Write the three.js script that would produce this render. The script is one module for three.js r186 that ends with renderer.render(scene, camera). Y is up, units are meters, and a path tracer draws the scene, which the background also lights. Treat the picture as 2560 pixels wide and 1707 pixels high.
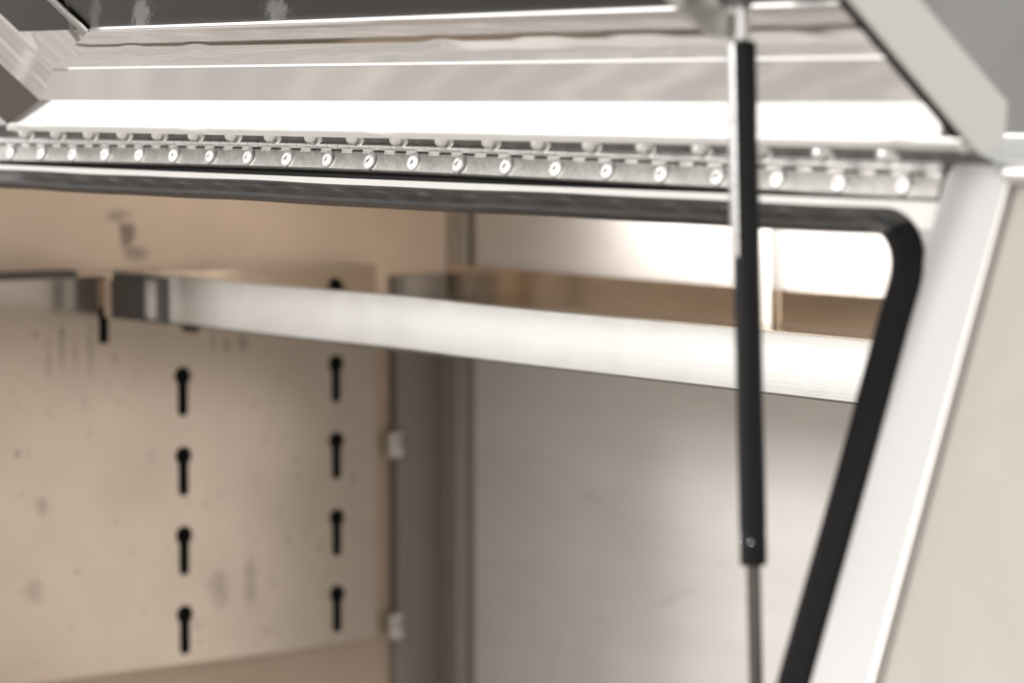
import * as THREE from 'three';
import { RoundedBoxGeometry } from 'three/addons/geometries/RoundedBoxGeometry.js';
import { mergeGeometries, toCreasedNormals } from 'three/addons/utils/BufferGeometryUtils.js';
import { RectAreaLightUniformsLib } from 'three/addons/lights/RectAreaLightUniformsLib.js';
import { ImprovedNoise } from 'three/addons/math/ImprovedNoise.js';

// ---------------------------------------------------------------- camera, sky, sun, exposure
const scene = new THREE.Scene();
const camera = new THREE.PerspectiveCamera(12.78, 1024 / 682, 0.05, 400);
const EYE = new THREE.Vector3(1.1557, 0.0476, 1.1277);
camera.position.copy(EYE);
camera.lookAt(EYE.clone().add(new THREE.Vector3(-0.7969, -0.0809, -0.5986)));
camera.focus = 2.03;
camera.userData.fStop = 5.2;

const SUN = new THREE.Vector3(-0.40, 0.27, 0.87).normalize();
{
  const W = 512, H = 256, d = new Float32Array(W * H * 4);
  for (let j = 0; j < H; j++) {
    const up = ((j + 0.5) / H - 0.5) * Math.PI;
    for (let i = 0; i < W; i++) {
      const az = ((i + 0.5) / W - 0.5) * 2 * Math.PI;
      const x = Math.cos(az) * Math.cos(up), y = Math.sin(up), z = Math.sin(az) * Math.cos(up);
      const c = Math.max(0, x * SUN.x + y * SUN.y + z * SUN.z);
      const base = y > 0 ? 1.02 - 0.24 * Math.pow(Math.max(0, y), 0.6) : 0.45;
      const glow = y > 0 ? 1.6 * Math.pow(c, 24) + 0.35 * Math.pow(c, 4) : 0;
      const o = (j * W + i) * 4;
      d[o] = base * 1.0 + glow * 1.0;
      d[o + 1] = base * 0.99 + glow * 0.95;
      d[o + 2] = base * 0.98 + glow * 0.90;
      d[o + 3] = 1;
    }
  }
  const sky = new THREE.DataTexture(d, W, H, THREE.RGBAFormat, THREE.FloatType);
  sky.mapping = THREE.EquirectangularReflectionMapping;
  sky.magFilter = THREE.LinearFilter; sky.minFilter = THREE.LinearFilter;
  sky.wrapS = THREE.RepeatWrapping; sky.needsUpdate = true;
  scene.background = sky;
  scene.environment = sky;
}
const sun = new THREE.DirectionalLight(new THREE.Color(1.0, 0.965, 0.92), 2.0);
sun.position.copy(SUN).multiplyScalar(8);
sun.castShadow = true;
sun.shadow.radius = 22;
sun.shadow.mapSize.set(2048, 2048);
Object.assign(sun.shadow.camera, { left: -3, right: 3, top: 3, bottom: -3, near: 0.5, far: 20 });
scene.add(sun, sun.target);

const renderer = new THREE.WebGLRenderer({ antialias: true });
renderer.toneMapping = THREE.LinearToneMapping;
renderer.toneMappingExposure = 1.14;
renderer.shadowMap.enabled = true;

// ---------------------------------------------------------------- helpers
const R = (a) => a * Math.PI / 180;
const TILT = R(20.5);              // the side of the box leans inward towards the roof
const LIFT = R(40);                // the opened door stands this far above level
const noise = new ImprovedNoise();
let seed = 7;
const rnd = () => { seed = (seed * 16807) % 2147483647; return seed / 2147483647; };
const lerp = THREE.MathUtils.lerp;
const smooth = THREE.MathUtils.smoothstep;
// the long hinge and its rail are bowed a few millimetres over their length
const bow = (x) => (x < 0 && x > -1.15 ? 0.0045 * Math.sin(Math.PI * -x / 1.15) : 0);
const fbm = (x, y, z, n = 4) => { let s = 0, a = 0.5; for (let i = 0; i < n; i++, x *= 2.03, y *= 2.03, a *= 0.5) s += a * noise.noise(x, y, z + i * 7.3); return s; };

function part(parent, name, geometry, material, label) {
  const m = new THREE.Mesh(geometry, material);
  m.name = name; m.castShadow = m.receiveShadow = true;
  if (label) m.userData.label = label;
  parent.add(m);
  return m;
}
const used = new Map();
function thing(name, label, category, pos = [0, 0, 0], group) {
  const n = used.get(name) || 0; used.set(name, n + 1);
  const g = new THREE.Group();
  g.name = n ? name + '_' + String(n).padStart(3, '0') : name;
  g.position.set(...pos);
  g.userData = { label, category };
  if (group) g.userData.group = group;
  scene.add(g);
  return g;
}
// prism along x from a closed outline of [y, z] points; flat faces, uv in metres
function prism(poly, x0, x1, { segs = 1, bend = null, crease = 0.5, left = null } = {}) {
  const pos = [], uv = [], n = poly.length, area = poly.reduce((s, p, i) => { const q = poly[(i + 1) % n]; return s + p[0] * q[1] - q[0] * p[1]; }, 0);
  if (area < 0) poly = poly.slice().reverse();
  const run = [0];
  for (let i = 0; i < n; i++) { const a = poly[i], b = poly[(i + 1) % n]; run.push(run[i] + Math.hypot(b[0] - a[0], b[1] - a[1])); }
  const P = (i, k) => { const p = poly[i % n], x = lerp(left ? left(p) : x0, x1, k / segs); return [x, p[0] + (bend ? bend(x) : 0), p[1]]; };
  const tri = (a, b, c, ua, ub, uc) => { pos.push(...a, ...b, ...c); uv.push(...ua, ...ub, ...uc); };
  for (let k = 0; k < segs; k++) for (let i = 0; i < n; i++) {
    const a = P(i, k), b = P(i + 1, k), c = P(i + 1, k + 1), d = P(i, k + 1);
    const ua = [a[0], run[i]], ub = [b[0], run[i + 1]], uc = [c[0], run[i + 1]], ud = [d[0], run[i]];
    tri(a, b, c, ua, ub, uc); tri(a, c, d, ua, uc, ud);
  }
  const tris = THREE.ShapeUtils.triangulateShape(poly.map((p) => new THREE.Vector2(p[0], p[1])), []);
  for (const t of tris) {
    const [a, b, c] = t.map((i) => P(i, 0)), [d, e, f] = t.map((i) => P(i, segs)), w = (p) => [p[2], p[1]];
    tri(a, c, b, w(a), w(c), w(b)); tri(d, e, f, w(d), w(e), w(f));
  }
  const g = new THREE.BufferGeometry();
  g.setAttribute('position', new THREE.Float32BufferAttribute(pos, 3));
  g.setAttribute('uv', new THREE.Float32BufferAttribute(uv, 2));
  g.computeVertexNormals();
  return toCreasedNormals(g, crease);
}
// a bent sheet along x: open profile of [y, z], thickness to the right of its run
function sheet(profile, th, x0, x1, opts) {
  const n = profile.length, off = [];
  for (let i = 0; i < n; i++) {
    const a = profile[Math.max(0, i - 1)], b = profile[i], c = profile[Math.min(n - 1, i + 1)];
    const d1 = i ? [b[0] - a[0], b[1] - a[1]] : [c[0] - b[0], c[1] - b[1]], d2 = i < n - 1 ? [c[0] - b[0], c[1] - b[1]] : d1;
    const l1 = Math.hypot(...d1), l2 = Math.hypot(...d2);
    const n1 = [d1[1] / l1, -d1[0] / l1], n2 = [d2[1] / l2, -d2[0] / l2];
    const m = [n1[0] + n2[0], n1[1] + n2[1]], k = 2 * th / (m[0] * m[0] + m[1] * m[1]);
    off.push([b[0] + m[0] * k, b[1] + m[1] * k]);
  }
  return prism([...profile, ...off.reverse()], x0, x1, opts);
}
const arc = (cy, cz, r, a0, a1, n) => Array.from({ length: n + 1 }, (_, i) => { const a = R(lerp(a0, a1, i / n)); return [cy + r * Math.sin(a), cz + r * Math.cos(a)]; });
function slab(x0, x1, y0, y1, z0, z1, r = 0.0006) {
  const w = x1 - x0, h = y1 - y0, d = z1 - z0;
  const g = new RoundedBoxGeometry(w, h, d, 2, Math.min(r, w / 3, h / 3, d / 3));
  g.translate((x0 + x1) / 2, (y0 + y1) / 2, (z0 + z1) / 2);
  // uv in metres by the way each face points
  const p = g.attributes.position, nn = g.attributes.normal, u = g.attributes.uv;
  for (let i = 0; i < p.count; i++) {
    const ax = Math.abs(nn.getX(i)), ay = Math.abs(nn.getY(i)), az = Math.abs(nn.getZ(i));
    if (ax > ay && ax > az) u.setXY(i, p.getZ(i), p.getY(i)); else if (ay > az) u.setXY(i, p.getX(i), p.getZ(i)); else u.setXY(i, p.getX(i), p.getY(i));
  }
  return g;
}
function plateXY(shape, depth, bevel = 0.0006, segs = 2) {
  return new THREE.ExtrudeGeometry(shape, { depth: depth - 2 * bevel, bevelEnabled: bevel > 0, bevelThickness: bevel, bevelSize: bevel, bevelOffset: -bevel, bevelSegments: segs, curveSegments: 14 }).translate(0, 0, bevel);
}
const lean = (g) => g.rotateX(-TILT);                         // from the plane of the door opening to the scene

// ---------------------------------------------------------------- textures and materials
function field(w, h, f, { srgb = false, repeat = null, clamp = false } = {}) {
  const d = new Uint8Array(w * h * 4);
  for (let j = 0; j < h; j++) for (let i = 0; i < w; i++) {
    const v = f((i + 0.5) / w, (j + 0.5) / h), o = (j * w + i) * 4;
    if (Array.isArray(v)) { d[o] = v[0] * 255; d[o + 1] = v[1] * 255; d[o + 2] = v[2] * 255; } else d[o] = d[o + 1] = d[o + 2] = Math.max(0, Math.min(255, v * 255));
    d[o + 3] = 255;
  }
  const t = new THREE.DataTexture(d, w, h);
  t.magFilter = THREE.LinearFilter; t.minFilter = THREE.LinearMipmapLinearFilter; t.generateMipmaps = true;
  t.wrapS = t.wrapT = clamp ? THREE.ClampToEdgeWrapping : THREE.RepeatWrapping;
  if (srgb) t.colorSpace = THREE.SRGBColorSpace;
  if (repeat) t.repeat.set(...repeat);
  t.needsUpdate = true;
  return t;
}
// tiling noise on the unit square
const tile = (u, v, fx, fy, s) => { const a = u * 2 * Math.PI, b = v * 2 * Math.PI; return fbm(Math.cos(a) * fx + 3.1 + Math.cos(b) * fy, Math.sin(a) * fx + Math.sin(b) * fy + 1.7, s + Math.cos(b) * fy * 0.7, 4); };

const wavy = field(256, 256, (u, v) => 0.5 + 0.45 * tile(u, v, 0.8, 0.8, 2.2), { repeat: [2.2, 2.2] });
const grain = field(512, 512, (u, v) => 0.66 + 0.10 * tile(u, v, 1.6, 2.2, 5.1) + 0.16 * (rnd() - 0.5));
grain.repeat.set(7, 7);
const mottle = field(512, 512, (u, v) => {
  const n = tile(u, v, 2.4, 2.4, 4.4), m = tile(u, v, 7, 7, 9.1), k = 0.88 + 0.13 * n + 0.13 * m;
  return [Math.min(1, k * 0.985), Math.min(1, k * 0.98), Math.min(1, k * 0.97)];
}, { srgb: true, repeat: [9, 9] });

const C = (r, g, b) => new THREE.Color().setRGB(r, g, b);
const M = (name, o) => { const m = new THREE.MeshPhysicalMaterial(o); m.name = name; return m; };
const alu = M('aluminium sheet', { color: C(0.89, 0.86, 0.82), metalness: 1, roughness: 0.52, roughnessMap: grain, bumpMap: wavy, bumpScale: 0.00008 });
const aluBright = M('bright aluminium', { color: C(0.86, 0.845, 0.83), metalness: 1, roughness: 0.55, roughnessMap: grain });
const aluPan = M('polished aluminium pan', { color: C(0.90, 0.875, 0.86), metalness: 1, roughness: 0.12, roughnessMap: grain });
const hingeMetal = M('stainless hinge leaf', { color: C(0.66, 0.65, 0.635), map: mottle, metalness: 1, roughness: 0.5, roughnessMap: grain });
const leafShade = M('hinge leaf darkened for shade', { color: C(0.20, 0.185, 0.17), metalness: 0.7, roughness: 0.5, map: mottle });  // darker copy of the hinge metal; shade on the upper leaf painted in
const endReflection = M('pan end with painted dark reflection', { color: C(0.20, 0.18, 0.165), metalness: 0.9, roughness: 0.2 });  // dark reflection at the left end put into the colour
const knuckleMetal = M('stainless hinge knuckle', { color: C(0.92, 0.91, 0.89), metalness: 1, roughness: 0.32 });
const rivetMetal = M('aluminium rivet', { color: C(0.66, 0.65, 0.64), metalness: 1, roughness: 0.55 });
const rivetLit = M('rivet lightened against shade', { color: C(0.95, 0.94, 0.93), metalness: 1, roughness: 0.3 });  // lightened copy of the rivet metal, offsetting shade on the down-facing heads
const dustySheenRubber = field(512, 256, (u, v) => {
  const k = 0.22 + 0.08 * tile(u, v, 3.0, 0.5, 8.8) + 0.06 * (rnd() - 0.5);
  return [k, k * 0.985, k * 0.985];
}, { srgb: true, repeat: [3, 30] });
const dusty = M('dusty sheen rubber', { color: C(1, 1, 1), map: dustySheenRubber, roughness: 0.3, specularIntensity: 1 });  // dust plus the sky sheen of the top run, put into its grey
const rubber = M('black rubber', { color: C(0.012, 0.011, 0.011), roughness: 0.5, specularIntensity: 0.25 });
const black = M('dark lining', { color: C(0.012, 0.012, 0.012), roughness: 0.9 });
const jambPaint = M('satin white frame', { color: C(0.51, 0.505, 0.50), roughness: 0.42, metalness: 0 });
const skinMap = field(512, 512, (u, v) => { const k = 0.96 + 0.04 * tile(u, v, 1.5, 1.5, 3.4) + 0.03 * (rnd() - 0.5); return [k, k * 0.995, k * 0.985]; }, { srgb: true, repeat: [3, 3] });
const skinPaint = M('satin painted skin', { color: C(0.40, 0.378, 0.345), roughness: 0.5, map: skinMap, metalness: 0.0 });
const strutBlack = M('gloss black tube', { color: C(0.012, 0.012, 0.013), roughness: 0.3, specularIntensity: 0.35 });
const chrome = M('plated steel', { color: C(0.90, 0.89, 0.88), metalness: 1, roughness: 0.16 });
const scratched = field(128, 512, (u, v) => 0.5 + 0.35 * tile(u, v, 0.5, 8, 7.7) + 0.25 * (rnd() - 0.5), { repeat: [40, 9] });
const highlightMetal = M('bare metal highlight shell', { color: C(0.68, 0.68, 0.68), metalness: 1, roughness: 0.5, roughnessMap: scratched });
const darkSteel = M('dark steel', { color: C(0.10, 0.095, 0.09), metalness: 0.6, roughness: 0.5 });
const zinc = M('zinc plated bracket', { color: C(0.72, 0.72, 0.69), metalness: 1, roughness: 0.42 });
const warmTab = M('tan tab', { color: C(0.72, 0.55, 0.42), roughness: 0.5 });

// ---------------------------------------------------------------- the setting
{
  // pale boards, 60 mm wide, laid aslant to the box, with open joints
  const tone = Array.from({ length: 8 }, (_, i) => (i % 2 ? 0.99 : 0.86) - 0.10 * rnd());
  const gmap = field(1024, 1024, (u, v) => {
    const b = u * 8, i = Math.floor(b), e = Math.min(b - i, 1 - (b - i)) * 0.125, j = smooth(e, 0.006, 0.016);
    const k = (0.93 * tone[i] + 0.04 * (rnd() - 0.5)) * lerp(0.10, 1, j);
    return [k, k * 0.975, k * 0.95];
  }, { srgb: true });
  gmap.matrixAutoUpdate = false; gmap.matrix.set(480 * 0.66, -480 * 0.75, 0, 240 * 0.75, 240 * 0.66, 0, 0, 0, 1);
  const g = new THREE.PlaneGeometry(240, 240).rotateX(-Math.PI / 2);
  const ground = part(scene, 'ground', g, M('pale board yard', { map: gmap, roughness: 0.9 }));
  ground.position.y = -1.25;
  ground.userData = { kind: 'structure' };
  const wall = thing('building', 'plain grey building wall seen far behind above the roof of the box', 'building', [-9, -1.25, -9.5]);
  const wmat = M('grey render', { color: C(0.215, 0.215, 0.205), roughness: 0.85, map: field(256, 256, (u, v) => { const k = 0.92 + 0.1 * tile(u, v, 2, 2, 6.6); return [k, k, k]; }, { srgb: true, repeat: [0.3, 0.3] }) });
  part(wall, 'wall', slab(-9, 8, 0, 6, -0.4, 0, 0.02), wmat);
  part(wall, 'roof', slab(-9.3, 8.3, 6, 6.25, -3, 0.35, 0.02), M('grey coping', { color: C(0.3, 0.3, 0.29), roughness: 0.8 }));
}

// ---------------------------------------------------------------- the box
const XL = -1.333, XW = -1.362, ZB = -0.68, YF = -0.66;
const box = thing('tool_box', 'silver aluminium side box of a vehicle body with its opening, black seal and riveted hinge', 'tool box', [-0.65, -0.72, -0.3]);
const B = (name, g, m, label) => part(box, name, g.translate(0.65, 0.72, 0.3), m, label);
const into = (parent, name, g, m, label) => part(parent, name, g.translate(0.65, 0.72, 0.3), m, label);

// walls
const backMap = field(1024, 512, (u, v) => {
  const x = lerp(-1.32, 0.08, u), y = lerp(-0.66, 0, v);
  let k = 0.955 + 0.05 * fbm(x * 7, y * 7, 9.2) + 0.035 * fbm(x * 3, y * 40, 4.2);
  for (const [cx, cy, a, w, l, amp] of [[-1.0, -0.42, 0.4, 0.004, 0.05, 0.05], [-0.93, -0.55, 0.35, 0.005, 0.08, 0.05], [-1.12, -0.34, -0.2, 0.006, 0.03, 0.04], [-1.18, -0.50, 1.2, 0.004, 0.03, 0.04]]) {
    const p = (x - cx) * Math.cos(a) + (y - cy) * Math.sin(a), q = -(x - cx) * Math.sin(a) + (y - cy) * Math.cos(a);
    k -= amp * (1 - smooth(Math.hypot(p / l, q / w) + 0.9 * fbm(x * 50, y * 50, 2.4), 0.3, 1.2));
  }
  return [k, k * 0.995, k];
}, { srgb: true, clamp: true });
backMap.matrixAutoUpdate = false; backMap.matrix.set(1 / 1.4, 0, 1.32 / 1.4, 0, 1 / 0.66, 1, 0, 0, 1);
B('back_wall', slab(-1.312, 0.075, YF, 0.0, ZB - 0.003, ZB, 0.0005), M('satin back sheet', { color: C(0.80, 0.78, 0.755), metalness: 0.15, roughness: 0.5, roughnessMap: grain, map: backMap }));
{
  const map = field(1024, 1024, (u, v) => {           // u over z -0.72..0, v over y -0.7..0.02
    const z = lerp(-0.72, 0, u), y = lerp(-0.72, 0, v);
    let s = 0;
    for (const [cz, cy, rz, ry, k] of [[-0.31, -0.084, 0.010, 0.014, 0.8], [-0.318, -0.102, 0.014, 0.010, 0.5], [-0.300, -0.066, 0.016, 0.007, 0.45]]) {
      const d = Math.hypot((z - cz) / rz, (y - cy) / ry) + 0.7 * fbm(z * 60, y * 60, 3.3);
      s = Math.max(s, k * (1 - smooth(d, 0.5, 1.2)));
    }
    const b = 0.95 + 0.08 * fbm(z * 9, y * 9, 1.2) - 0.45 * s;
    return [b, b * 0.97, b * 0.93];
  }, { srgb: true, clamp: true });
  map.matrixAutoUpdate = false; map.matrix.set(1 / 0.72, 0, 1, 0, 1 / 0.72, 1, 0, 0, 1);
  B('end_wall', slab(XW - 0.003, XW, YF, 0.0, ZB - 0.003, -0.02, 0.0005), M('end wall sheet', { color: C(0.76, 0.665, 0.58), map, metalness: 0.2, roughness: 0.5, roughnessMap: grain }));
}
B('corner_flange', slab(-1.3585, -1.324, YF, 0.0, ZB + 0.001, ZB + 0.004), M('grey corner flange', { color: C(0.50, 0.465, 0.435), metalness: 0.3, roughness: 0.5 }));
B('shade_post', new THREE.CylinderGeometry(0.032, 0.032, 0.525, 40).scale(0.55, 1, 1).translate(XW + 0.004, -0.3965, -0.640), M('grey brown shade post', { color: C(0.26, 0.235, 0.215), roughness: 0.45, metalness: 0.2 }), 'added grey brown upright giving the shade in the corner behind the keyhole panel');  // added upright; its dark tone stands in for shade beside the panel
B('corner_groove', slab(-1.345, -1.295, YF, 0.0, ZB - 0.014, ZB - 0.0035), M('groove sheet', { color: C(0.42, 0.39, 0.36), roughness: 0.6 }));
B('box_floor', slab(-1.365, 0.075, YF - 0.003, YF, -0.69, 0.22, 0.0005), alu);
B('right_end_wall', slab(0.0625, 0.0655, YF, 0.0, ZB, -0.012, 0.0005), M('tan end for reflections', { color: C(0.37, 0.318, 0.268), roughness: 0.7 }));  // unseen wall, given tan so the keyhole panel mirrors a darker warm tone
B('roof', slab(-1.42, 0.62, 0.0095, 0.0125, ZB, -0.012, 0.001), M('pale roof skin', { color: C(0.62, 0.64, 0.62), roughness: 0.5 }));
B('roof_edge', slab(-1.42, 0.62, 0.006, 0.0165, ZB - 0.008, ZB, 0.002), aluBright);
B('roof_lining', slab(-1.36, 0.0725, 0.002, 0.005, ZB + 0.001, -0.014, 0.0005), alu);
// added unseen lamp under the roof, put in to brighten the back wall top
{
  RectAreaLightUniformsLib.init();
  const lamp = B('added_lamp_housing', slab(-1.08, -0.02, -0.012, 0.0018, -0.640, -0.600, 0.002), aluBright);
  into(lamp, 'added_lamp_diffuser', slab(-1.07, -0.03, -0.0145, -0.0122, -0.636, -0.604, 0.001), M('added lamp diffuser', { color: C(0.8, 0.8, 0.8), emissive: C(1, 0.98, 0.95), emissiveIntensity: 1.5, roughness: 0.6 }));
  const light = new THREE.RectAreaLight(new THREE.Color(1, 0.975, 0.945), 30, 1.04, 0.032);
  light.position.set(-0.55, -0.0165, -0.62);
  light.lookAt(-0.55, -0.2, -0.68);
  scene.add(light);
}

// keyhole panel on the end of the box
{
  const z0 = -0.5735, z1 = -0.03, y0 = -0.4955, y1 = -0.1195;
  const s = new THREE.Shape([[z0, y0], [z1, y0], [z1, y1], [z0, y1]].map((p) => new THREE.Vector2(...p)));
  const key = (z, y) => {                              // round head at y, slot below it
    const h = new THREE.Path(), r = 0.0086, w = 0.0052, a = Math.asin(w / r);
    h.absarc(z, y, r, -Math.PI / 2 + a, 1.5 * Math.PI - a, false);
    h.lineTo(z - w, y - 0.033);
    h.absarc(z, y - 0.033, w, Math.PI, 2 * Math.PI, false);
    h.closePath();
    s.holes.push(h);
  };
  for (let k = 0; k < 5; k++) {
    const dy = 0.0762 * k;
    if (k) key(-0.3508, -0.1425 - dy);
    key(-0.5253, -0.1400 - dy);
  }
  const slot = new THREE.Path();
  slot.moveTo(-0.2712, -0.1835); slot.lineTo(-0.2612, -0.1835); slot.lineTo(-0.2612, -0.150); slot.lineTo(-0.2712, -0.150); slot.closePath();
  s.holes.push(slot);
  const stains = [];
  for (let i = 0; i < 90; i++) stains.push([lerp(-0.56, -0.14, rnd()), lerp(-0.49, -0.14, rnd()), lerp(0.0015, 0.006, rnd() * rnd()), lerp(0.002, 0.010, rnd() * rnd()), lerp(0.03, 0.13, rnd())]);
  for (const q of [[-0.208, -0.196, 0.003, 0.022, 0.12], [-0.222, -0.187, 0.0035, 0.026, 0.13], [-0.236, -0.192, 0.003, 0.02, 0.11], [-0.252, -0.186, 0.004, 0.03, 0.12], [-0.195, -0.172, 0.003, 0.004, 0.22], [-0.222, -0.171, 0.003, 0.004, 0.22],
    [-0.40, -0.191, 0.005, 0.010, 0.16], [-0.418, -0.190, 0.006, 0.009, 0.18], [-0.385, -0.186, 0.004, 0.012, 0.15], [-0.39, -0.425, 0.012, 0.022, 0.16], [-0.425, -0.42, 0.007, 0.030, 0.17], [-0.20, -0.33, 0.007, 0.010, 0.14], [-0.19, -0.41, 0.010, 0.012, 0.14], [-0.175, -0.28, 0.003, 0.004, 0.25]]) stains.push(q);
  const map = field(1024, 1024, (u, v) => {
    const z = lerp(-0.6, 0, u), y = lerp(-0.55, 0.05, v);
    let k = 0.955 + 0.05 * fbm(z * 14, y * 14, 2.2) + 0.02 * (rnd() - 0.5);
    const wob = 0.8 * fbm(z * 90, y * 90, 5.5);
    for (const [cz, cy, rz, ry, a] of stains) { const d = Math.hypot((z - cz) / rz, (y - cy) / ry); if (d < 2.2) k -= 0.75 * a * (1 - smooth(d + wob, 0.3, 1.35)); }
    return [k, k * 0.975, k * 0.945];
  }, { srgb: true, clamp: true });
  map.matrixAutoUpdate = false; map.matrix.set(1 / 0.6, 0, 1, 0, 1 / 0.6, 0.55 / 0.6, 0, 0, 1);
  const mat = M('keyhole panel sheet', { color: C(0.67, 0.62, 0.57), map, metalness: 1, roughness: 0.24, roughnessMap: grain });
  const g = plateXY(s, 0.0022, 0.0006, 2);            // drawn in (z, y): turn so that x of the drawing becomes z
  g.rotateY(-Math.PI / 2).scale(1, 1, 1);             // x -> z, depth -> -x
  g.translate(XL, 0, 0);
  const panel = B('keyhole_panel', g, mat, 'panel with two columns of keyhole slots');
  into(panel, 'top_return', slab(XL - 0.016, XL - 0.0024, -0.1225, -0.1197, z0, z1, 0.0004), mat);
  into(panel, 'side_return', slab(XW + 0.001, XL - 0.0024, y0, -0.123, z0, z0 + 0.002, 0.0004), mat);
  into(panel, 'bottom_return', slab(XW + 0.001, XL - 0.0024, y0, y0 + 0.002, z0 + 0.003, z1, 0.0004), mat);
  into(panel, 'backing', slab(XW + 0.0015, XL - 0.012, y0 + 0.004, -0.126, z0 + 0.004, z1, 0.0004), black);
}
for (const y of [-0.303, -0.487]) {                    // pale clips beside the edge of the panel
  const clip = B('clip', new RoundedBoxGeometry(0.006, 0.026, 0.016, 3, 0.0025).translate(XW + 0.018, y, -0.604), M('pale clip', { color: C(0.74, 0.71, 0.67), roughness: 0.45 }), 'pale clip at the edge of the keyhole panel');
  into(clip, 'clip_head', new THREE.SphereGeometry(0.0055, 16, 12).scale(0.5, 1, 1).translate(XW + 0.0215, y + 0.003, -0.604), rivetMetal);
}
{ // small bolt under the shelf end and the bracket along the top of the panel
  B('bolt', new THREE.CylinderGeometry(0.006, 0.006, 0.008, 6).rotateZ(Math.PI / 2).translate(XL + 0.004, -0.1725, -0.360), darkSteel);
  B('top_bracket', slab(XL - 0.020, XL + 0.006, -0.1215, -0.1145, -0.236, -0.03, 0.001), darkSteel, 'dark bracket strip along the top of the keyhole panel');
}

// the face round the opening, drawn in its own plane: x, v (up along the lean), z out
const face = (name, g, m, label) => B(name, lean(g), m, label);
const strip = (name, v0, v1, z0, z1, x0, x1, m, bend, segs = 1) => face(name, prism([[v0, z0], [v1, z0], [v1, z1], [v0, z1]], x0, x1, { segs, bend }), m);
strip('hinge_recess', 0.0040, 0.0120, -0.0048, -0.0034, -1.36, 0.0715, leafShade, bow, 60);  // dark strip behind the knuckles; shade of the gap is in its colour
strip('header_rail', -0.0070, 0.0038, -0.004, -0.0002, -1.36, 0.0715, alu, bow, 60);
strip('groove', -0.0106, 0.0040, -0.0136, -0.0124, -1.36, 0.0715, black);  // black strip under the leaf; shade of the gap put into the colour
face('header_flange', sheet([[-0.0086, -0.012], [-0.0086, 0], [-0.0240, 0], [-0.0240, -0.003]], -0.0016, -1.36, 0.0450, {}), M('satin header flange', { color: C(0.66, 0.64, 0.615), metalness: 0.5, roughness: 0.5, roughnessMap: grain }));

// right jamb: flat bar with a bead down each edge and rounded top corners
{
  const x0 = 0.0268, x1 = 0.0722, r = 0.009;
  const s = new THREE.Shape();
  s.moveTo(x0, -0.7); s.lineTo(x1, -0.7); s.lineTo(x1, 0.0132 - 0.005); s.absarc(x1 - 0.005, 0.0132 - 0.005, 0.005, 0, Math.PI / 2, false);
  s.lineTo(x0 + r, 0.0132); s.absarc(x0 + r, 0.0132 - r, r, Math.PI / 2, Math.PI, false); s.closePath();
  const jamb = face('right_jamb', plateXY(s, 0.007, 0.002, 4).translate(0, 0, -0.0060), jambPaint, 'white frame upright right of the opening');
  const at = (name, g) => { const m = into(jamb, name, lean(g), jambPaint); return m; };
  into(jamb, 'edge_trim', lean(slab(x1 - 0.0006, x1 + 0.0012, -0.7, 0.006, -0.006, 0.0016, 0.0006)), aluBright);
  at('top_bead', new THREE.CylinderGeometry(0.003, 0.003, x1 - x0 - 0.014, 16).rotateZ(Math.PI / 2).translate((x0 + x1) / 2, 0.0095, 0.0004));
  face('jamb_return', slab(0.0085, 0.0115, -0.7, -0.0285, -0.045, -0.0008, 0.0006), aluBright);
  face('jamb_flange', slab(0.0115, 0.0300, -0.7, -0.0243, -0.0040, -0.0002, 0.0004), jambPaint);
}
face('left_jamb', slab(-1.36, -1.30, -0.7, -0.0085, -0.002, 0.003, 0.001), jambPaint);
face('outer_skin', slab(0.0560, 0.62, -0.72, 0.006, -0.0070, -0.0036, 0.001), skinPaint, 'beige painted side skin right of the frame');
face('sill', slab(-1.36, 0.0715, -0.72, -0.62, -0.004, 0, 0.001), aluBright);
B('roof_rail', new THREE.CapsuleGeometry(0.0062, 0.54, 8, 20).rotateZ(Math.PI / 2).translate(0.0765 + 0.27, 0.0078, 0.0008), aluBright, 'bright rounded edge where roof meets side');

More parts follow.
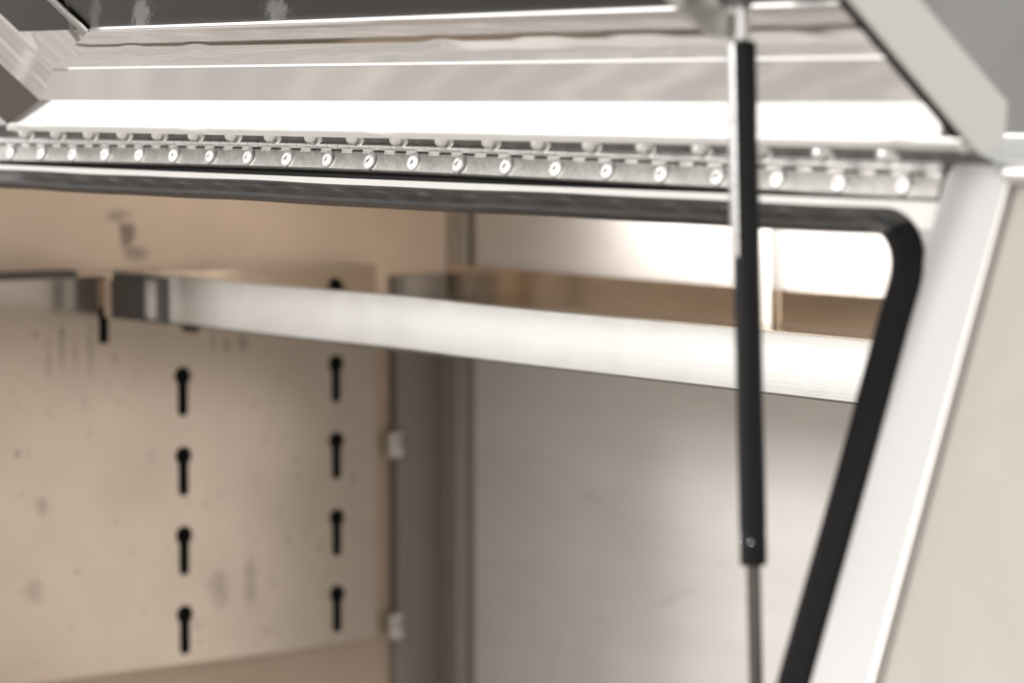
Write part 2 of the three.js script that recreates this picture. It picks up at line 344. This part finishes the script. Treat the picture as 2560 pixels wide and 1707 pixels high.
// rubber seal: a bulb section carried round the opening
{
  // wedge section: a long outer slope, a rounded ridge and a short steep inner side
  const prof = [[-0.0076, 0.0003], [-0.0078, 0.0050], [-0.0074, 0.0095], [-0.0064, 0.0110], [-0.0050, 0.0116], [-0.0036, 0.0110], [-0.0004, 0.0090], [0.0042, 0.0052], [0.0068, 0.0028], [0.0076, 0.0003]];
  const path = [], xr = 0.0240, vt = -0.0204, r = 0.036;
  for (let x = -1.28; x < xr - r - 0.001; x += 0.01) path.push([x, vt + 0.0003 * Math.sin(x * 17) + 0.00018 * Math.sin(x * 39 + 1), 0, 1]);
  for (let i = 0; i <= 14; i++) { const a = R(90 - 90 * i / 14); path.push([xr - r + r * Math.cos(a), vt - r + r * Math.sin(a), Math.cos(a), Math.sin(a)]); }
  for (let v = vt - r - 0.02; v > -0.69; v -= 0.02) path.push([xr + 0.0004 * Math.sin(v * 30), v, 1, 0]);
  const n = prof.length;
  const sweep = (path) => {
    const pos = [], uv = [];
    let run = 0;
    const ring = path.map(([x, v, nx, nv], k) => { if (k) run += Math.hypot(x - path[k - 1][0], v - path[k - 1][1]); const L = run; return prof.map(([u, z], i) => ({ p: [x + nx * u, v + nv * u, z], t: [L, i / n * 0.03] })); });
    for (let k = 0; k + 1 < ring.length; k++) for (let i = 0; i + 1 < n; i++) {
      const a = ring[k][i], b = ring[k][i + 1], c = ring[k + 1][i + 1], d = ring[k + 1][i];
      for (const q of [a, c, b, a, d, c]) { pos.push(...q.p); uv.push(...q.t); }
    }
    const g = new THREE.BufferGeometry();
    g.setAttribute('position', new THREE.Float32BufferAttribute(pos, 3));
    g.setAttribute('uv', new THREE.Float32BufferAttribute(uv, 2));
    g.computeVertexNormals();
    return toCreasedNormals(g, 0.7);
  };
  const cut = path.findIndex((p) => p[2] > 0.45);
  face('seal', sweep(path.slice(0, cut + 1)), dusty, 'dusty run of the rubber seal along the top of the opening, its grey partly painted sheen');
  face('seal', sweep(path.slice(cut)), rubber, 'clean black run of the rubber seal down the right side');
}

// piano hinge: lower leaf on the box
const rivetHead = mergeGeometries([
  new THREE.LatheGeometry([[0, 0.0003], [0.0008, 0.0003], [0.0009, 0.0017], [0.0013, 0.0023], [0.0026, 0.0025], [0.0045, 0.0020], [0.0056, 0.0010], [0.0059, 0]].map((p) => new THREE.Vector2(...p)), 24).rotateX(Math.PI / 2),
]);
function rivet(parent, x, v, z, flip, dome) {
  const r = part(parent, 'rivet', rivetHead, flip ? rivetLit : rivetMetal);
  const k = 1.06 + 0.09 * rnd();
  r.scale.set(k, k, 0.85 + 0.3 * rnd());
  r.rotation.set(0.14 * (rnd() - 0.5), 0.14 * (rnd() - 0.5), 0);
  r.position.set(x, v, z);
  if (flip) r.rotation.x += flip;
  if (dome) r.scale.set(1.12, 1.12, dome);
  return r;
}
{
  const leaf = new THREE.Mesh(prism([[-0.0069, 0.0002], [0.0051, 0.0002], [0.0051, 0.0016], [-0.0069, 0.0016]], -1.34, 0.0258, { segs: 70, bend: bow }), hingeMetal);
  leaf.name = 'hinge_leaf'; leaf.castShadow = leaf.receiveShadow = true;
  leaf.userData.label = 'lower hinge leaf with its row of rivets';
  leaf.position.set(0.65, 0.72, 0.3); leaf.rotation.x = -TILT;
  box.add(leaf);
  for (let n = 0; n < 22; n++) { const x = -0.05 * n; rivet(leaf, x, -0.0008 + bow(x), 0.0016); }
  const kg = new THREE.CylinderGeometry(0.0027, 0.0027, 0.0121, 14, 1).rotateZ(Math.PI / 2);
  const withTongue = mergeGeometries([kg.toNonIndexed(), new RoundedBoxGeometry(0.0119, 0.0040, 0.0014, 1, 0.0003).translate(0, -0.0026, -0.0022)]);
  for (let k = 0; k < 55; k++) {
    const x = 0.019 - k * 0.025;
    const kn = part(leaf, 'knuckle', withTongue, knuckleMetal);
    kn.position.set(x, 0.0087 + bow(x), 0.0034);
  }
}

// ---------------------------------------------------------------- the door, hinged up: local x, y away from the box interior, z along the door
const door = thing('lift_up_door', 'lifted aluminium door over the opening, its polished inner pan facing down', 'door', [0, 0, 0]);
door.rotation.x = -LIFT;
const D = (name, g, m, label) => part(door, name, g, m, label);
const X0 = -0.952, X1 = 0.0700;
{
  // profile points are given as [y, z] of the scene and turned into the door's own axes; the pan is dished in facets
  const own = (pts) => pts.map(([y, z]) => [y * Math.cos(LIFT) - z * Math.sin(LIFT), y * Math.sin(LIFT) + z * Math.cos(LIFT)]);
  const MITRE = [[0.030, -0.955], [0.0392, -0.949], [0.0495, -0.900], [0.0716, -0.862], [0.0745, -0.852], [0.1108, -0.755], [0.115, -0.745]];
  const mitre = (z) => { let i = 0; while (i < MITRE.length - 2 && z > MITRE[i + 1][0]) i++; const [a, b] = [MITRE[i], MITRE[i + 1]]; return lerp(a[1], b[1], (z - a[0]) / (b[0] - a[0])); };
  const swap = new THREE.Matrix4().set(0, 0, 1, 0, 0, 1, 0, 0, 1, 0, 0, 0, 0, 0, 0, 1);
  // each facet runs along the hinge and turns the mitred corner to run on up the left end
  const facet = (name, pts, m, label) => {
    const p = own(pts);
    D(name, sheet(p, -0.0012, 0, X1, { segs: 40, crease: 0.9, left: (q) => mitre(q[1]) }), m, label);
    if (/rim|edge/.test(name)) return;
    const side = p.map(([n, z]) => [n, mitre(z)]), from = (q) => { const k = side.findIndex((e) => Math.abs(e[1] - q[1]) < 0.002); return p[Math.max(0, k)][1]; };
    const g = sheet(side, -0.0012, 0, 0.46, { crease: 0.9, left: from }).applyMatrix4(swap);
    for (const at of Object.values(g.attributes)) for (let i = 0; i < at.count; i += 3) for (let c = 0; c < at.itemSize; c++) { const t = at.getComponent(i + 1, c); at.setComponent(i + 1, c, at.getComponent(i + 2, c)); at.setComponent(i + 2, c, t); }
    D(name.replace('pan_', 'end_'), g, /lower/.test(name) ? endReflection : m);
  };
  facet('pan_rim', [[0.0215, 0.0286], [0.0211, 0.0296], [0.0225, 0.0304], [0.0254, 0.0298]], aluBright);
  facet('pan_lower_facet', [[0.0254, 0.0298], [0.0434, 0.0282]], aluPan, 'bright lower band of the door pan');
  facet('pan_inner_facet', [[0.0434, 0.0282], [0.0500, 0.0308], [0.0580, 0.0345], [0.0655, 0.0385]], aluPan);
  facet('pan_crease', [[0.0654, 0.0386], [0.0672, 0.0385]], aluPan);
  facet('pan_outer_facet', [[0.0672, 0.0385], [0.0690, 0.0388], [0.0716, 0.0402], [0.0752, 0.0428], [0.0800, 0.0474], [0.0850, 0.0540], [0.0895, 0.0628], [0.0924, 0.0718]], aluPan);
  facet('pan_edge', [[0.0924, 0.0718], [0.0934, 0.0717], [0.0937, 0.0712]], aluBright);
  // dark lining inside the door, scuffed
  const scuff = field(1024, 512, (u, v) => {
    const x = lerp(-0.96, 0.07, u), s = lerp(0.10, 0.5, v);
    let k = 0.10 + 0.03 * fbm(x * 8, s * 8, 1.1);
    for (const [cx, cs, a, w, l, amp] of [[-0.66, 0.125, 0.55, 0.010, 0.05, 0.42], [-0.72, 0.128, 0.55, 0.006, 0.06, 0.25], [-0.49, 0.124, 0.5, 0.012, 0.03, 0.40], [-0.76, 0.126, 0.7, 0.003, 0.04, 0.3]]) {
      const dx = x - cx, ds = s - cs, p = dx * Math.cos(a) + ds * Math.sin(a), q = -dx * Math.sin(a) + ds * Math.cos(a);
      const d = Math.hypot(p / l, q / w) + 0.9 * fbm(p * 50, q * 600, 4.4) + 0.35 * (rnd() - 0.3);
      k += amp * (1 - smooth(d, 0.45, 0.95));
    }
    return [k, k * 0.985, k * 0.97];
  }, { srgb: true, clamp: true });
  scuff.matrixAutoUpdate = false; scuff.matrix.set(1 / 1.03, 0, 0.96 / 1.03, 0, 1 / 0.40, -0.10 / 0.40, 0, 0, 1);
  const lg = slab(X0, X1, 0.0265, 0.0285, 0.1130, 0.47, 0.0004);
  D('inner_lining', lg, M('smoked gloss lining', { map: scuff, roughness: 0.4, clearcoat: 0.15, clearcoatRoughness: 0.12 }), 'dark glossy scuffed lining of the door');
  D('outer_skin', slab(X0, X1, 0.0302, 0.0327, 0.036, 0.5, 0.0008), skinPaint);
  D('far_rim', slab(X0, X1, 0.0, 0.0295, 0.47, 0.5, 0.001), aluBright);
  // end plate at the right, seen edge on to the hinge line
  const plate = (x) => {
    const s = new THREE.Shape([[0.0150, 0.0125], [0.0285, 0.0], [0.5, 0.0], [0.5, 0.0258], [0.034, 0.0322], [0.0290, 0.0325]].map((p) => new THREE.Vector2(...p)));
    return plateXY(s, 0.003, 0.0009, 3).rotateY(-Math.PI / 2).translate(x, 0, 0);
  };
  const endMetal = M('satin end plate', { color: C(0.74, 0.715, 0.68), roughness: 0.5, metalness: 0.35 });
  D('end_plate', plate(0.0735), endMetal, 'beige grey end plate of the door');
  D('end_plate', plate(X0), endMetal);
  D('end_shade_strip', slab(0.0640, 0.0699, -0.0008, 0.012, 0.034, 0.48, 0.0006), rubber);  // black strip standing in for the shadow line under the end plate
  // upper leaf, seen nearly edge on from below
  const l0 = [0.0120, 0.0030], l1 = [0.0214, 0.0284], slope = Math.atan2(l1[0] - l0[0], l1[1] - l0[1]);
  const leaf = D('hinge_leaf', prism(own([l0, l1, [l1[0] + 0.0013, l1[1] - 0.0004], [l0[0] + 0.0013, l0[1] - 0.0004]]), -1.02, 0.066, { segs: 60, bend: bow }), leafShade, 'upper hinge leaf with its row of rivets');
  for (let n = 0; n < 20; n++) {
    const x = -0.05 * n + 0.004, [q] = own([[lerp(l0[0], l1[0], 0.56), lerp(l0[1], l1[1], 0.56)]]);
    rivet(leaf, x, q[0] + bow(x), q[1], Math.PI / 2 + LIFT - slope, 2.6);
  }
  const kg = new THREE.CylinderGeometry(0.0027, 0.0027, 0.0121, 14, 1).rotateZ(Math.PI / 2);
  for (let k = 0; k < 55; k++) {
    const x = 0.0065 - k * 0.025, v = 0.0087 + bow(x), out = 0.0034;
    const Y = v * Math.cos(TILT) + out * Math.sin(TILT), Z = -v * Math.sin(TILT) + out * Math.cos(TILT);
    const kn = part(leaf, 'knuckle', kg, knuckleMetal);
    kn.position.set(x, Y * Math.cos(LIFT) - Z * Math.sin(LIFT), Y * Math.sin(LIFT) + Z * Math.cos(LIFT));
  }
  D('corner_rivet', new THREE.SphereGeometry(0.0055, 20, 14).translate(0.0655, 0.0020, 0.0340), rivetMetal);
}

// strut bracket on the door, in scene axes turned into the door's
const toDoor = new THREE.Matrix4().makeRotationX(LIFT);
{
  const s = new THREE.Shape([[0.097, 0.0888], [0.1, 0.0752], [0.1215, 0.0770], [0.163, 0.1035], [0.150, 0.118], [0.10, 0.118]].map((p) => new THREE.Vector2(...p)));
  const g = plateXY(s, 0.003, 0.0008, 2).rotateY(-Math.PI / 2).translate(-0.018, 0, 0);
  const br = D('strut_bracket', g.applyMatrix4(toDoor), zinc, 'zinc plate that carries the top of the gas strut');
  for (const [y, z] of [[0.0955, 0.140], [0.0955, 0.117], [0.0935, 0.101]]) part(br, 'bolt', new THREE.CylinderGeometry(0.0042, 0.0042, 0.005, 6).rotateZ(Math.PI / 2).translate(-0.0155, y, z).applyMatrix4(toDoor), chrome);
}

// ---------------------------------------------------------------- gas struts
function gasStrut(label, x, group) {
  const top = new THREE.Vector3(x - 0.0125, 0.0935, 0.105), end = new THREE.Vector3(x + 0.0063, -0.36, 0.105);
  const st = thing('gas_strut', label, 'gas strut', end.toArray(), group);
  const dir = top.clone().sub(end), L = dir.length(), q = new THREE.Quaternion().setFromUnitVectors(new THREE.Vector3(0, 1, 0), dir.normalize());
  const P = (name, g, m, l) => part(st, name, g.applyQuaternion(q), m, l);
  const yc0 = 0.1685, yc1 = L - 0.0195, r = 0.0070;
  const lathe = (pts, n = 40) => new THREE.LatheGeometry(pts.map((p) => new THREE.Vector2(...p)), n);
  P('cylinder', lathe([[0.0034, yc0], [r - 0.0008, yc0], [r, yc0 + 0.001], [r, yc0 + 0.0150], [r - 0.0004, yc0 + 0.0158], [r - 0.0004, yc0 + 0.0168], [r, yc0 + 0.0176], [r, yc1 - 0.001], [r - 0.001, yc1], [0.0025, yc1]]), strutBlack, 'gloss black gas cylinder');
  // added half shell standing in for the bright highlight on the tube
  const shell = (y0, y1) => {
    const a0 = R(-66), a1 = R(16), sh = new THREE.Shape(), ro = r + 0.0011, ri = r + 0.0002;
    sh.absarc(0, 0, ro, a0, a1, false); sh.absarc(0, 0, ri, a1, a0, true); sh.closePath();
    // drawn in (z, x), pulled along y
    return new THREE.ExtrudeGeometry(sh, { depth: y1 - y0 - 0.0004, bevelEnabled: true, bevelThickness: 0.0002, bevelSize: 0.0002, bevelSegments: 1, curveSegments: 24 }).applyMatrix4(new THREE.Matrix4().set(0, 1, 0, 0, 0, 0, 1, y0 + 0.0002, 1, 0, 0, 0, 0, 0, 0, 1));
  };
  P('highlight_shell', shell(L - 0.128, yc1 - 0.001), highlightMetal, 'added silver half shell standing in for the highlight on the upper tube');
  P('rod', lathe([[0.0037, 0.01], [0.0037, yc0 + 0.004]], 24), M('dark polished rod', { color: C(0.17, 0.16, 0.15), metalness: 1, roughness: 0.22 }));
  P('end_fitting', lathe([[0, L + 0.0005], [0.0022, L], [0.0036, L - 0.0018], [0.0038, L - 0.004], [0.0038, yc1 + 0.0015], [0.0030, yc1], [0.0026, yc1 - 0.0005]], 28), knuckleMetal);
  for (const a of [-28, 40]) P('glint_bead', new THREE.SphereGeometry(0.0010, 12, 8).translate(r * Math.sin(R(a)), yc0 + 0.0125, r * Math.cos(R(a))), chrome);  // added chrome beads that give the small glints on the tube
  P('socket', lathe([[0, 0.014], [0.0045, 0.013], [0.0050, 0.008], [0.0048, -0.002], [0, -0.004]], 24), strutBlack);
  P('ball_stud', new THREE.SphereGeometry(0.0042, 16, 12).translate(-0.006, L - 0.003, 0), chrome);
  return st;
}
gasStrut('black gas strut with thin rod standing in front of the right end of the opening', 0, null);

// ---------------------------------------------------------------- the shelf
const shelf = thing('shelf', 'aluminium shelf tray with a tall bright front lip, hung across the inside of the box', 'shelf', [-0.65, -0.157, -0.47]);
const S = (name, g, m, label) => part(shelf, name, g.translate(0.65, 0.157, 0.47), m, label);
const brushed = field(256, 512, (u, v) => 0.5 + 0.5 * tile(u, v, 0.35, 9, 2.6) + 0.25 * (rnd() - 0.5), { repeat: [3, 12] });
const lipMap = field(1024, 128, (u, v) => {
  const x = lerp(-1.33, 0.06, u), y = v * 0.06;
  let k = 0.95 + 0.03 * fbm(x * 22, y * 22, 1.9);
  for (const [cx, cy, l, w, a, amp] of [[-0.62, 0.018, 0.020, 0.0014, 0.3, 0.1], [-0.55, 0.022, 0.016, 0.0010, -0.5, 0.1], [-0.71, 0.012, 0.012, 0.0012, 0.9, 0.12], [-0.40, 0.024, 0.03, 0.0009, 0.1, 0.12], [-0.95, 0.018, 0.02, 0.002, 0.2, 0.08]]) {
    const p = (x - cx) * Math.cos(a) + (y - cy) * Math.sin(a), q = -(x - cx) * Math.sin(a) + (y - cy) * Math.cos(a);
    k -= amp * (1 - smooth(Math.hypot(p / l, q / w) + 0.8 * fbm(x * 120, y * 120, 2.2), 0.4, 1.1));
  }
  return [k, k * 0.995, k * 0.985];
}, { srgb: true, clamp: true });
lipMap.matrixAutoUpdate = false; lipMap.matrix.set(1 / 1.39, 0, 1.33 / 1.39, 0, 1 / 0.06, 0, 0, 0, 1);
const lipMetal = M('scuffed bright lip', { color: C(0.69, 0.69, 0.69), map: lipMap, metalness: 0.8, roughness: 0.55, roughnessMap: grain, bumpMap: brushed, bumpScale: 0.00009 });
const lip = (x0, x1, d) => prism([[-0.1575, -0.2726 + d], [-0.1168, -0.2726 + d], [-0.1160, -0.2729 + d], [-0.1156, -0.2738 + d], [-0.1156, -0.2812], [-0.1168, -0.2812], [-0.1168, -0.2742], [-0.1575, -0.2742]], x0, x1, { segs: 30, crease: 0.7, bend: (x) => 0.0012 * Math.exp(-(((x + 0.87) / 0.09) ** 2)) });
S('front_lip', lip(-1.328, -0.804, 0), lipMetal, 'left length of the bright front lip of the shelf');
S('front_lip', lip(-0.8035, 0.06, 0.0009), lipMetal, 'right length of the bright front lip of the shelf');
S('lip_hem', slab(-1.328, 0.06, -0.1592, -0.1577, -0.2745, -0.2730, 0.0004), darkSteel);
const trayMetal = M('polished warm tray sheet', { color: C(0.72, 0.62, 0.51), metalness: 1, roughness: 0.26, roughnessMap: grain });
S('tray', slab(-1.328, 0.06, -0.1575, -0.1560, -0.672, -0.2745, 0.0004), trayMetal);
S('back_lip', slab(-1.352, 0.06, -0.1555, -0.1245, -0.6755, -0.674, 0.0004), trayMetal, 'upturned back edge of the shelf tray');
S('divider', prism([[-0.1555, -0.6695], [-0.028, -0.6695], [-0.028, -0.6680], [-0.1555, -0.6680]], -0.887, -0.855, {}), M('white divider', { color: C(0.74, 0.73, 0.71), roughness: 0.5 }));
{
  const s = new THREE.Shape([[-1.3245, -0.1595], [-1.2255, -0.1595], [-1.2255, -0.1172], [-1.3245, -0.1172]].map((p) => new THREE.Vector2(...p)));
  const h = new THREE.Path(); h.moveTo(-1.2690, -0.121); h.lineTo(-1.2690, -0.152); h.absarc(-1.2640, -0.152, 0.005, Math.PI, 1.5 * Math.PI, false); h.lineTo(-1.2430, -0.157); h.lineTo(-1.2430, -0.121); h.closePath();
  s.holes.push(h);
  S('end_hook', plateXY(s, 0.002, 0.0004, 1).translate(0, 0, -0.2722), darkSteel, 'dark slotted hook plate at the shelf end');
  S('hook_tab', slab(-1.3310, -1.3248, -0.1585, -0.1235, -0.2740, -0.2655, 0.0008), warmTab);
}
renderer.render(scene, camera);
